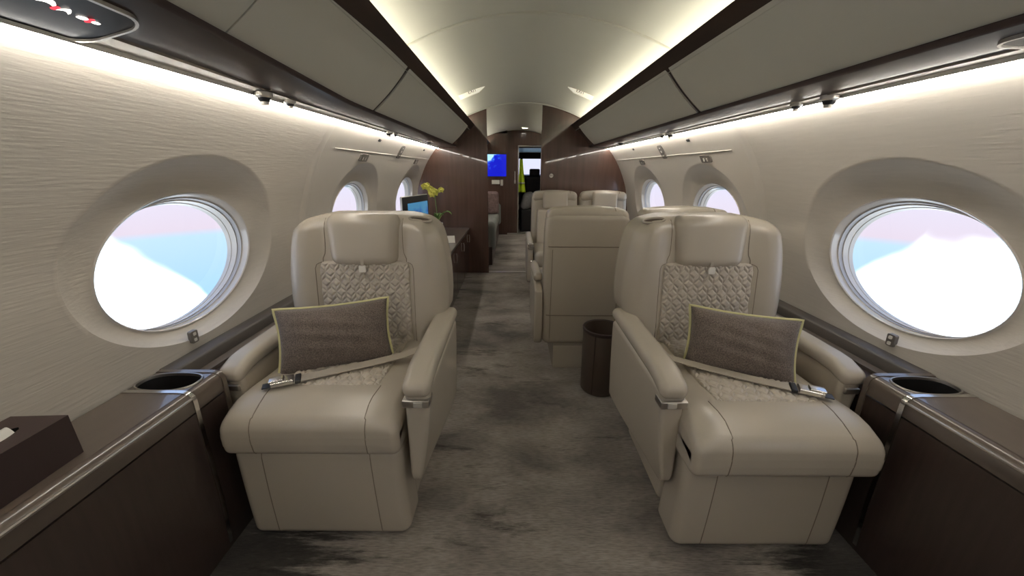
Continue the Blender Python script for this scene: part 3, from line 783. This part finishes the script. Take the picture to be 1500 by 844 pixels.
armchair(.706, -1, -.08, -.04, 'cream leather armchair with quilted back on the right of the aisle', .012)

# lumbar cushions
def cushion(p0, p1, lean_, h, label):
    p0 = Vector(p0); p1 = Vector(p1); w = (p1-p0).length; c = (p0+p1)/2
    root = empty('cushion', c, label=label, cat='cushion', group='tweed cushions on the armchairs')
    rz = math.atan2(p1.y-p0.y, p1.x-p0.x); tilt = math.atan2(p1.z-p0.z, (p1.xy-p0.xy).length)
    R = Matrix.Rotation(rz,4,'Z') @ Matrix.Rotation(-lean_,4,'X') @ Matrix.Rotation(-tilt,4,'Y')
    def outl(u, v):
        x = (2*u-1); z = (2*v-1)
        ex = 1-.075*(1-z*z) ; ez = 1-.08*(1-x*x)
        return x*w/2*ex, z*h/2*ez
    def f(sg):
        def g(u,v):
            x,z = outl(u,v); a = max(0,(1-(2*u-1)**2))*max(0,(1-(2*v-1)**2)); th = .085*a**.45
            th += .004*math.sin(23*u+5*v)*a+.003*math.sin(31*v+9*u)*a
            return (x, sg*th, z+h/2)
        return g
    d = MB(); d.add(xform(grid(f(-1),36,26),R)); d.add(xform(grid(f(1),36,26),R)); d.build('cover', 'tweed', root, weld=.0004, sharp=85)
    loop = [outl(i/20,0) for i in range(20)]+[outl(1,i/14) for i in range(14)]+[outl(1-i/20,1) for i in range(20)]+[outl(0,1-i/14) for i in range(14)]
    d = MB(); d.add(xform(tube([(x,0,z+h/2) for x,z in loop], .0062, 8, closed=True),R)); d.build('piping', 'piping', root)
cushion((-.950,1.168,.505),(-.570,1.300,.510), math.radians(24), .252, 'brown tweed cushion with lime piping on the left armchair')
cushion((.541,1.256,.508),(.884,1.125,.500), math.radians(24), .245, 'brown tweed cushion with lime piping on the right armchair')

# ------------------------------------------------------------------ waste basket
root = empty('waste_basket', (.405,1.905,0), label='round brown leather waste basket behind the right armchair', cat='waste basket')
d = MB(); d.add(lathe([(.001,.004),(.100,.004),(.106,.012),(.112,.385),(.110,.390),(.104,.388),(.103,.36),(.096,.02),(.001,.02)], 48)); d.build('body', 'basket', root)
d = MB(); d.add(lathe([(.1125,.372),(.1145,.376),(.1145,.390),(.109,.394),(.103,.390)], 48)); d.build('rim', 'brown', root)
d = MB(); d.add(tube([(-.06,-.0885,.012),(-.0645,-.0935,.38)], .002, 6)); d.build('seam', 'brown', root)

# ------------------------------------------------------------------ club group: two seats seen from behind, two facing aft
def club_seat(x, y, rz, label, group, arms, w=.245, name='club_seat'):
    root = empty(name, (x,y,0), rz, label=label, cat='seat', group=group)
    # local: faces -y, back shell outer face at y=+.36
    def fs(p):
        z = p[2]+.585; k = 1-.10*smooth(.93,1.02,z)
        return (p[0]*k, p[1]+.10*(p[2])*(1 if p[1] < 0 else .25), p[2])
    b = MB(); b.add(rbox((0,.27,.585), (w,.09,.415), .045, fs, k=5, n=10)); bv = b.bvh()
    for z in (.375,.805):
        b.add(tube(on_surf(bv, [(-w+.02+i*(2*w-.04)/20, 2, z) for i in range(21)], (0,-1,0)), .0035, 6), 1)
    for sx in (-1,1):
        b.add(tube(on_surf(bv, [(sx*(w-.045), 2, .20+i*.028) for i in range(22)], (0,-1,0)), .0018, 6), 1)
    b.build('back_shell', ['leather','seam'], root)
    d = MB(); d.add(rbox((0,.275,.985), (w-.01,.085,.045), .040, lambda p: (p[0],p[1],p[2]-.02*(p[0]/w)**2), k=5, n=8)); rv = d.bvh(); d.build('top_roll', 'leather', root)
    sg = -1 if abs(rz) > 1 else 1
    d = MB(); d.add(tube(on_surf(rv, [(sg*.15, .195+.155*i/14, 1.5) for i in range(15)], (0,0,-1)), .003, 6)); d.build('roll_seam', 'seam', root)
    d = MB(); d.add(rbox((0,.185,.935), (.125,.040,.085), .025, lambda p: (p[0],p[1]+.1*p[2],p[2]), k=4, n=6)); d.build('headrest', 'leather', root)
    d = MB(); d.add(rbox((0,.165,.655), (w-.055,.030,.19), .022, lambda p: (p[0],p[1]+.1*p[2],p[2]), k=4, n=6)); d.build('back_pad', 'quilt', root)
    d = MB(); d.add(rbox((0,-.06,.43), (w-.01,.26,.075), .05, None, k=5, n=8)); d.build('seat_cushion', 'leather', root)
    d = MB(); d.add(rbox((0,-.26,.21), (w-.015,.06,.145), .03, None, k=4, n=6)); d.build('leg_rest', 'leather', root)
    for sx in arms:
        d = MB(); xa = sx*(w+.026); out = [(-.22,.20),(-.24,.30),(-.23,.52),(.24,.55),(.34,.53),(.35,.40),(.35,.22),(.32,.17),(-.17,.17)]
        d.add(prism(out, xa-.026, xa+.026, 'x')); sh = d.build('arm_shell', 'leather', root, bevel=.014, bseg=3)
        d = MB(); d.add(rbox((xa,-.01,.565), (.030,.25,.028), .025, lambda p: (p[0],p[1],p[2]+.02*(p[1]/.25)), k=4, n=6)); d.build('arm_pad', 'leather', root)
        d = MB(); d.add(rbox((xa,-.262,.545), (.024,.012,.030), .008, None, k=3, n=3)); d.build('arm_tip', 'chrome', root)
    d = MB(); d.add(prism([(-.14,.002),(.335,.002),(.335,.16),(.27,.20),(-.14,.36)], -w+.075, w-.075,'x'))
    d.add(tube([(-.02,.3365,.01),(-.02,.3365,.15)], .002, 6), 1); d.build('base', ['leather','seam'], root, bevel=.012)
    return root
club_seat(.325, 2.47, PI, 'cream leather seat seen from behind, nearest the aisle', 'club seats with their backs to the camera', (1,))
club_seat(.885, 2.47, PI, 'cream leather seat seen from behind, beside the right wall behind the right armchair', 'club seats with their backs to the camera', (1,), w=.255)
club_seat(.325, 3.66, 0, 'cream leather seat facing the camera in front of the right partition, nearest the aisle', 'club seats facing the camera', (-1,), w=.237)
club_seat(.825, 3.66, 0, 'cream leather seat facing the camera in front of the right partition, nearest the window', 'club seats facing the camera', (1,), w=.243)

# ------------------------------------------------------------------ credenza with monitor, orchid, card
root = empty('credenza', (-.86,3.5,0), label='dark wood credenza along the left wall before the partition', cat='credenza')
o3 = root.location
d = MB(); d.add(box(-1.07,-.645,2.35,BULK-.01,.06,.535)); d.build('cabinet', 'wood', root, off=o3, bevel=.004)
d = MB(); d.add(box(-1.07,-.625,2.33,BULK-.006,.536,.562)); d.build('worktop', 'contop', root, off=o3, bevel=.005)
d = MB(); d.add(box(-1.05,-.68,2.37,BULK-.02,0,.059)); d.build('plinth', 'black', root, off=o3)
for i in range(4):
    a = 2.37+i*.515; dd = MB(); dd.add(box(-.648,-.632,a,a+.505,.075,.525)); dr = dd.build('door', 'wood', root, off=o3, bevel=.003)
    k = MB(); k.add(tube([(-.622,a+.45,.40),(-.618,a+.45,.42),(-.618,a+.45,.47),(-.622,a+.45,.49)], .005, 8)); k.build('handle', 'satin', dr, off=o3)
root = empty('monitor', (-.945,3.235,.563), math.atan2(.41,.113), label='slim black monitor on the credenza below the farthest left window', cat='monitor')
root.location = (-.945,3.235,.563)
d = MB(); d.add(rbox((0,0,.315), (.215,.014,.135), .008, None, 2, 3)); d.build('housing', 'black', root)
d = MB(); d.add(rbox((0,0,.315), (.218,.009,.138), .006, None, 2, 3)); d.build('bezel', 'satin', root)
d = MB(); d.add(([(-.145,-.0146,.205),(.195,-.0146,.205),(.195,-.0146,.395),(-.145,-.0146,.395)],[(0,1,2,3)])); d.build('screen', 'scr', root, label='dim blue screen')
d = MB(); d.add(box(-.03,.03,.0,.02,.01,.20)); d.build('neck', 'black', root, bevel=.003)
d = MB(); d.add(prism(rrect(-.11,.11,-.07,.07,.03),0,.012,'z')); d.build('foot', 'black', root, bevel=.003)

root = empty('orchid', (-.845,3.60,.563), label='yellow orchid in a pot on the credenza beside the monitor', cat='potted plant')
d = MB(); d.add(lathe([(.001,.0),(.045,.0),(.060,.10),(.062,.17),(.054,.17),(.05,.14),(.001,.14)], 28)); d.build('pot', 'white', root)
stem = [(.0,0,.14),(.008,.0,.28),(.0,.0,.40),(-.02,-.01,.475),(-.055,-.02,.515),(-.085,-.03,.52)]
d = MB(); d.add(tube(stem, .0035, 8)); d.add(tube([(.0,.0,.40),(.015,-.01,.46),(.04,-.01,.49),(.07,-.02,.49)], .003, 8)); d.build('stem', 'green', root)
def leaf(dx, dy, L, w, rise):
    def g(u,v):
        r = L*u; ww = w*math.sin(PI*min(1,u*.9+.08))**.8*(2*v-1)
        n = Vector((-dy,dx,0)).normalized(); c = Vector((dx,dy,0)).normalized()*r+Vector((0,0,.15+rise*math.sin(u*2.2)))
        return tuple(c+n*ww+Vector((0,0,.008*abs(2*v-1))))
    return grid(g,10,4)
for (dx,dy,L,w,r) in ((1,-.2,.16,.026,.13),(-.9,-.5,.15,.026,.10),(.3,-1,.13,.024,.12),(.4,1,.13,.024,.10)):
    d = MB(); d.add(leaf(dx,dy,L,w,r)); lf = d.build('leaf', 'green', root); m = lf.modifiers.new('t','SOLIDIFY'); m.thickness = .002
def flower(c, r, tilt):
    d = MB(); c = Vector(c)
    R = Matrix.Translation(c) @ Matrix.Rotation(tilt,4,'Z') @ Matrix.Rotation(.25,4,'X')
    for k in range(5):
        a = k/5*2*PI+PI/2; wd = (.62 if k in (1,4) else .42)
        def g(u,v):
            rr = r*u; ww = r*wd*math.sin(PI*min(1,.12+.85*u))*(2*v-1)
            return (rr*math.cos(a)-ww*math.sin(a), -.004-.012*u*u-.004*math.cos((2*v-1)*1.5), rr*math.sin(a)+ww*math.cos(a))
        d.add(xform(grid(g,6,4),R))
    d.add(xform(rbox((0,-.012,-.002),(.008,.012,.008),.005,None,2,2),R))
    o = d.build('flower', 'petal', root); m = o.modifiers.new('t','SOLIDIFY'); m.thickness = .0015
for c,r,t in (((-.085,-.03,.515),.036,.2),((-.03,-.03,.490),.040,-.1),((.005,-.03,.465),.042,.15),((-.02,-.03,.445),.034,0),((.065,-.03,.485),.030,.3),((-.055,-.035,.530),.026,0)): flower(c,r,t)
root = empty('tent_card', (-.705,3.50,.563), .25, label='small white card standing on the credenza edge', cat='card')
d = MB(); d.add(prism([(-.03,0),(-.004,.062),(.004,.062),(.03,0),(.027,0),(0,.057),(-.027,0)], -.045,.045,'x')); d.build('card', 'white', root)

# small round emblem on the right partition
root = empty('partition_socket', (.335,BULK-.004,1.165), label='small round grey fitting on the right wood partition', cat='fitting')
d = MB(); d.add(xform(lathe([(.001,.006),(.020,.006),(.024,.002),(.024,0)],28), Matrix.Rotation(PI/2,4,'X'))); d.build('ring', 'satin', root)
for sx in (-1,1):
    d = MB(); d.add(box(sx*.007-.003,sx*.007+.003,-.008,-.005,-.009,.009)); d.build('slot', 'black', root)

# ------------------------------------------------------------------ forward compartment
b = MB(); P = closed_profile(-1.3,-.214); b.add(prism(P, FAR-.13, FAR-.08)); b.build('wall_far', 'wood', kind='structure', label='brown wall at the far end carrying the map screen')
b = MB(); P = closed_profile(1.3,.47); b.add(prism(P, FAR-.13, FAR-.08)); b.build('wall_far', 'wood', kind='structure', label='brown wall at the far end right of the doorway')
b = MB(); b.add(box(-.70,.006,FAR,FAR+.04,0,1.98)); b.add(box(.428,.75,FAR,FAR+.04,0,1.98)); b.add(box(.006,.428,FAR,FAR+.04,1.64,1.98)); b.build('wall_cockpit', 'wood', kind='structure', label='dark wood wall around the flight deck doorway')
b = MB(); b.add(prism([(-1.25,1.86),(-.214,1.86),(-.214,1.90),(-1.25,1.98)], FAR-.13, FAR+.04)); b.build('ceiling', 'ceil', kind='structure', label='ceiling corner by the doorway')
b = MB()
b.add(box(-.012,.008,FAR-.016,FAR-.001,0,1.66)); b.add(box(.426,.446,FAR-.016,FAR-.001,0,1.66)); b.add(box(.008,.426,FAR-.016,FAR-.001,1.635,1.66))
b.build('trim_8', 'satin', bevel=.003, kind='structure', label='metal frame around the flight deck doorway')
b = MB(); b.add(box(-.21,.42,FAR-.03,FAR+.02,0,.012)); b.build('trim_9', 'satin', kind='structure', label='metal threshold at the flight deck doorway')
root = empty('door_handle', (-.065,FAR-.004,1.10), label='small upright metal handle on the dark far door panel', cat='handle')
d = MB(); d.add(tube([(0,0,.09),(0,-.03,.08),(0,-.03,-.08),(0,0,-.09)], .010, 8)); d.build('grip', 'satin', root)
d = MB(); d.add(rbox((0,-.002,-.10),(.016,.004,.03),.003,None,2,2)); d.build('lock', 'satin', root)
root = empty('downlight', (.10,6.95,ceilz(.1)), label='bright ceiling downlight before the flight deck doorway', cat='ceiling light')
d = MB(); d.add(lathe([(.065,.0),(.065,-.008),(.052,-.010),(.050,-.002)], 28)); d.build('trim_ring', 'white', root)
d = MB(); d.add(lathe([(.001,-.004),(.050,-.004)], 28)); d.build('lens', 'lamp', root)
root = empty('wall_monitor', (-.425,FAR-.133,1.30), label='wall screen showing a blue map, left of the far doorway', cat='monitor')
d = MB(); d.add(rbox((0,-.012,0),(.205,.012,.205),.006,None,2,3)); d.build('housing', 'black', root)
d = MB(); d.add(([(-.195,-.0246,-.195),(.195,-.0246,-.195),(.195,-.0246,.195),(-.195,-.0246,.195)],[(0,1,2,3)])); d.build('screen', 'map', root, label='blue map screen')
root = empty('wall_panel', (-.40,FAR-.133,1.00), label='white control panel and handset below the map screen', cat='control panel')
d = MB(); d.add(rbox((-.03,-.008,0),(.075,.010,.038),.005,None,2,3)); d.build('plate', 'white', root)
d = MB(); d.add(rbox((.085,-.012,-.01),(.026,.016,.055),.010,None,3,3)); d.build('handset', 'valance', root)
# divan
root = empty('divan', (-.75,6.0,0), label='grey divan along the left wall beyond the partition', cat='sofa')
o3 = root.location
d = MB(); d.add(box(-1.05,-.37,4.75,7.22,.02,.27)); d.build('base', 'brown', root, off=o3, bevel=.01)
for i in range(3):
    d = MB(); d.add(rbox((-.72,5.30+i*.70,.36),(.355,.345,.085),.045,None,4,5)); d.build('seat_cushion', 'sofa', root, off=o3)
    d = MB(); d.add(rbox((-1.07,5.30+i*.70,.66),(.09,.345,.24),.06,None,4,5)); d.build('back_cushion', 'sofa', root, off=o3)
d = MB(); d.add(rbox((-.70,7.13,.42),(.37,.09,.20),.06,None,4,5)); d.build('arm', 'sofa', root, off=o3)
d = MB(); d.add(rbox((-.70,4.84,.40),(.37,.09,.19),.06,None,4,5)); d.build('arm', 'sofa', root, off=o3)
root = empty('throw_pillow', (-.52,6.93,.446), .15, label='small patterned pillow on the far end of the grey divan', cat='pillow')
d = MB(); d.add(rbox((0,0,.20),(.16,.06,.20),.055,lambda p:(p[0],p[1]+.12*p[2],p[2]),4,5)); d.build('cover', 'patt', root)

# flight deck
b = MB()
b.add(box(-.72,-.68,FAR+.05,9.6,0,2.0)); b.add(box(.90,.94,FAR+.05,9.6,0,2.0)); b.add(box(-.72,.94,FAR+.05,9.6,1.62,1.66)); b.build('wall_flight_deck', 'black', kind='structure', label='dark flight deck lining')
b = MB()
for x0,x1 in ((-.72,-.55),(.08,.135),(.70,.94)): b.add(box(x0,x1,9.56,9.6,0,1.7))
b.add(box(-.72,.94,9.56,9.6,0,1.10)); b.add(box(-.72,.94,9.56,9.6,1.48,1.7)); b.build('wall_windscreen', 'black', kind='structure', label='dark windscreen surround of the flight deck')
b = MB(); b.add(([(-.55,9.58,1.10),(.70,9.58,1.10),(.70,9.58,1.48),(-.55,9.58,1.48)],[(0,1,2,3)])); b.build('window_13', 'glass', kind='structure', label='bright windscreen of the flight deck')
root = empty('instrument_panel', (.11,9.3,0), label='black instrument panel below the windscreen', cat='instrument panel')
d = MB(); d.add(prism([(9.25,.3),(9.25,.95),(9.30,1.10),(9.50,1.12),(9.50,.3)], -.62,.86,'x')); d.build('panel', 'black', root, off=root.location, bevel=.02)
for i in range(3):
    d = MB(); d.add(box(-.25+i*.30,-.02+i*.30,9.243,9.249,.72,.90)); d.build('display', 'lens', root, off=root.location)
for cx,lab in ((.36,'right'),(-.14,'left')):
    root = empty('pilot_seat', (cx,8.45,0), label='black pilot seat with grey fleece cover, %s of the pair'%lab, cat='pilot seat', group='pilot seats')
    d = MB(); d.add(rbox((0,-.20,.80),(.21,.055,.30),.05,None,4,5)); d.build('backrest', 'black', root)
    d = MB(); d.add(rbox((0,-.19,1.17),(.11,.045,.075),.03,None,3,4)); d.build('headrest', 'black', root)
    d = MB(); d.add(rbox((0,.05,.45),(.22,.24,.07),.05,None,4,5)); d.build('seat', 'greyfab', root)
    d = MB(); d.add(rbox((0,0,.19),(.12,.16,.188),.03,None,3,4)); d.build('pedestal', 'black', root)
root = empty('fleece_bundle', (.19,7.78,0), label='grey folded fleece on a dark jump seat just inside the flight deck doorway', cat='bundle')
d = MB(); d.add(rbox((0,0,.62),(.13,.14,.16),.09,lambda p:(p[0]+.02*math.sin(14*p[2]),p[1]+.02*math.sin(17*p[0]),p[2]+.02*math.sin(15*p[0]+9*p[1])),5,8)); d.build('fleece', 'greyfab', root)
d = MB(); d.add(rbox((0,0,.23),(.13,.13,.228),.03,None,3,4)); d.build('seat', 'black', root)
root = empty('safety_vest', (.055,7.56,.80), label='yellow safety vest hanging inside the flight deck doorway', cat='vest')
d = MB(); d.add(grid(lambda u,v: ((u-.5)*(.05+.09*(1-v)**1.2)+.02*(1-v), .018*math.sin(u*9)+.01*math.sin(v*5), .62*v), 12, 16)); o = d.build('cloth', 'vest', root); m = o.modifiers.new('t','SOLIDIFY'); m.thickness = .006
d = MB(); d.add(grid(lambda u,v: ((u-.5)*.128+.016, -.008+.018*math.sin(u*9), .16+.03*v), 12, 2)); o = d.build('reflective_band', 'valance', root); m = o.modifiers.new('t','SOLIDIFY'); m.thickness = .004

# ------------------------------------------------------------------ world: bright hazy sky above cloud tops
w = bpy.data.worlds.new('sky'); scene.world = w; w.use_nodes = True
nt = w.node_tree; N = nt.nodes.new; L = nt.links.new
bg = nt.nodes['Background']
tc = N('ShaderNodeTexCoord'); sp = N('ShaderNodeSeparateXYZ'); L(tc.outputs['Generated'], sp.inputs[0])
def math_(op, a, b_=None, c=None):
    n = N('ShaderNodeMath'); n.operation = op
    for i,v in enumerate((a,b_,c)):
        if v is None: continue
        if isinstance(v,(int,float)): n.inputs[i].default_value = v
        else: L(v, n.inputs[i])
    return n.outputs[0]
n1 = N('ShaderNodeTexNoise'); n1.inputs['Scale'].default_value = 5.5; n1.inputs['Detail'].default_value = 3; n1.inputs['Roughness'].default_value = .45
L(tc.outputs['Generated'], n1.inputs['Vector'])
wob = math_('MULTIPLY', math_('SUBTRACT', n1.outputs['Fac'], .5), .17)
bank = math_('ADD', math_('MULTIPLY_ADD', math_('SUBTRACT', sp.outputs['Y'], .67), 2.6, .115), sp.outputs['Z'])   # the cloud bank lies aft of the wing
elev = math_('ADD', math_('MAXIMUM', bank, math_('ADD', sp.outputs['Z'], .095)), wob)
cloud = N('ShaderNodeMapRange'); cloud.inputs[1].default_value = .02; cloud.inputs[2].default_value = -.02; cloud.interpolation_type = 'SMOOTHSTEP'
L(elev, cloud.inputs[0])
r = N('ShaderNodeValToRGB'); e = r.color_ramp.elements
zz = math_('MULTIPLY_ADD', sp.outputs['Z'], 2.0, .5)
L(zz, r.inputs['Fac'])
e[0].position = .0; e[0].color = (.45,.75,1.0,1)
e[1].position = 1.0; e[1].color = (.50,.66,1.0,1)
for p,c in ((.10,(.52,.78,1.0)),(.235,(.60,.83,1.0)),(.262,(.86,.74,.84)),(.36,(.86,.78,.90)),(.56,(.80,.82,1.0))):
    k = e.new(p); k.color = (*c,1)
mx = N('ShaderNodeMix'); mx.data_type = 'RGBA'; L(cloud.outputs[0], mx.inputs[0]); L(r.outputs['Color'], mx.inputs[6]); mx.inputs[7].default_value = (2.1,2.3,2.45,1)
L(mx.outputs[2], bg.inputs['Color']); bg.inputs['Strength'].default_value = .76

# ------------------------------------------------------------------ camera and output look
cam = bpy.data.cameras.new('camera'); co = bpy.data.objects.new('camera', cam); COL.objects.link(co)
cam.sensor_fit = 'HORIZONTAL'; cam.sensor_width = 36; cam.lens = 36*541/1500; cam.clip_start = .02
pit = math.radians(17.8)
co.matrix_world = Matrix.Translation((-.11,0,1.23)) @ Matrix.Rotation(PI/2-pit,4,'X') @ Matrix.Rotation(math.radians(.3),4,'Z')
scene.camera = co
vs = scene.view_settings; vs.view_transform = 'Standard'; vs.look = 'None'; vs.gamma = 1; vs.exposure = .58; vs.use_curve_mapping = False
scene.cycles.max_bounces = 12; scene.cycles.diffuse_bounces = 8; scene.cycles.sample_clamp_indirect = 6
scene.cycles.caustics_reflective = False; scene.cycles.caustics_refractive = False
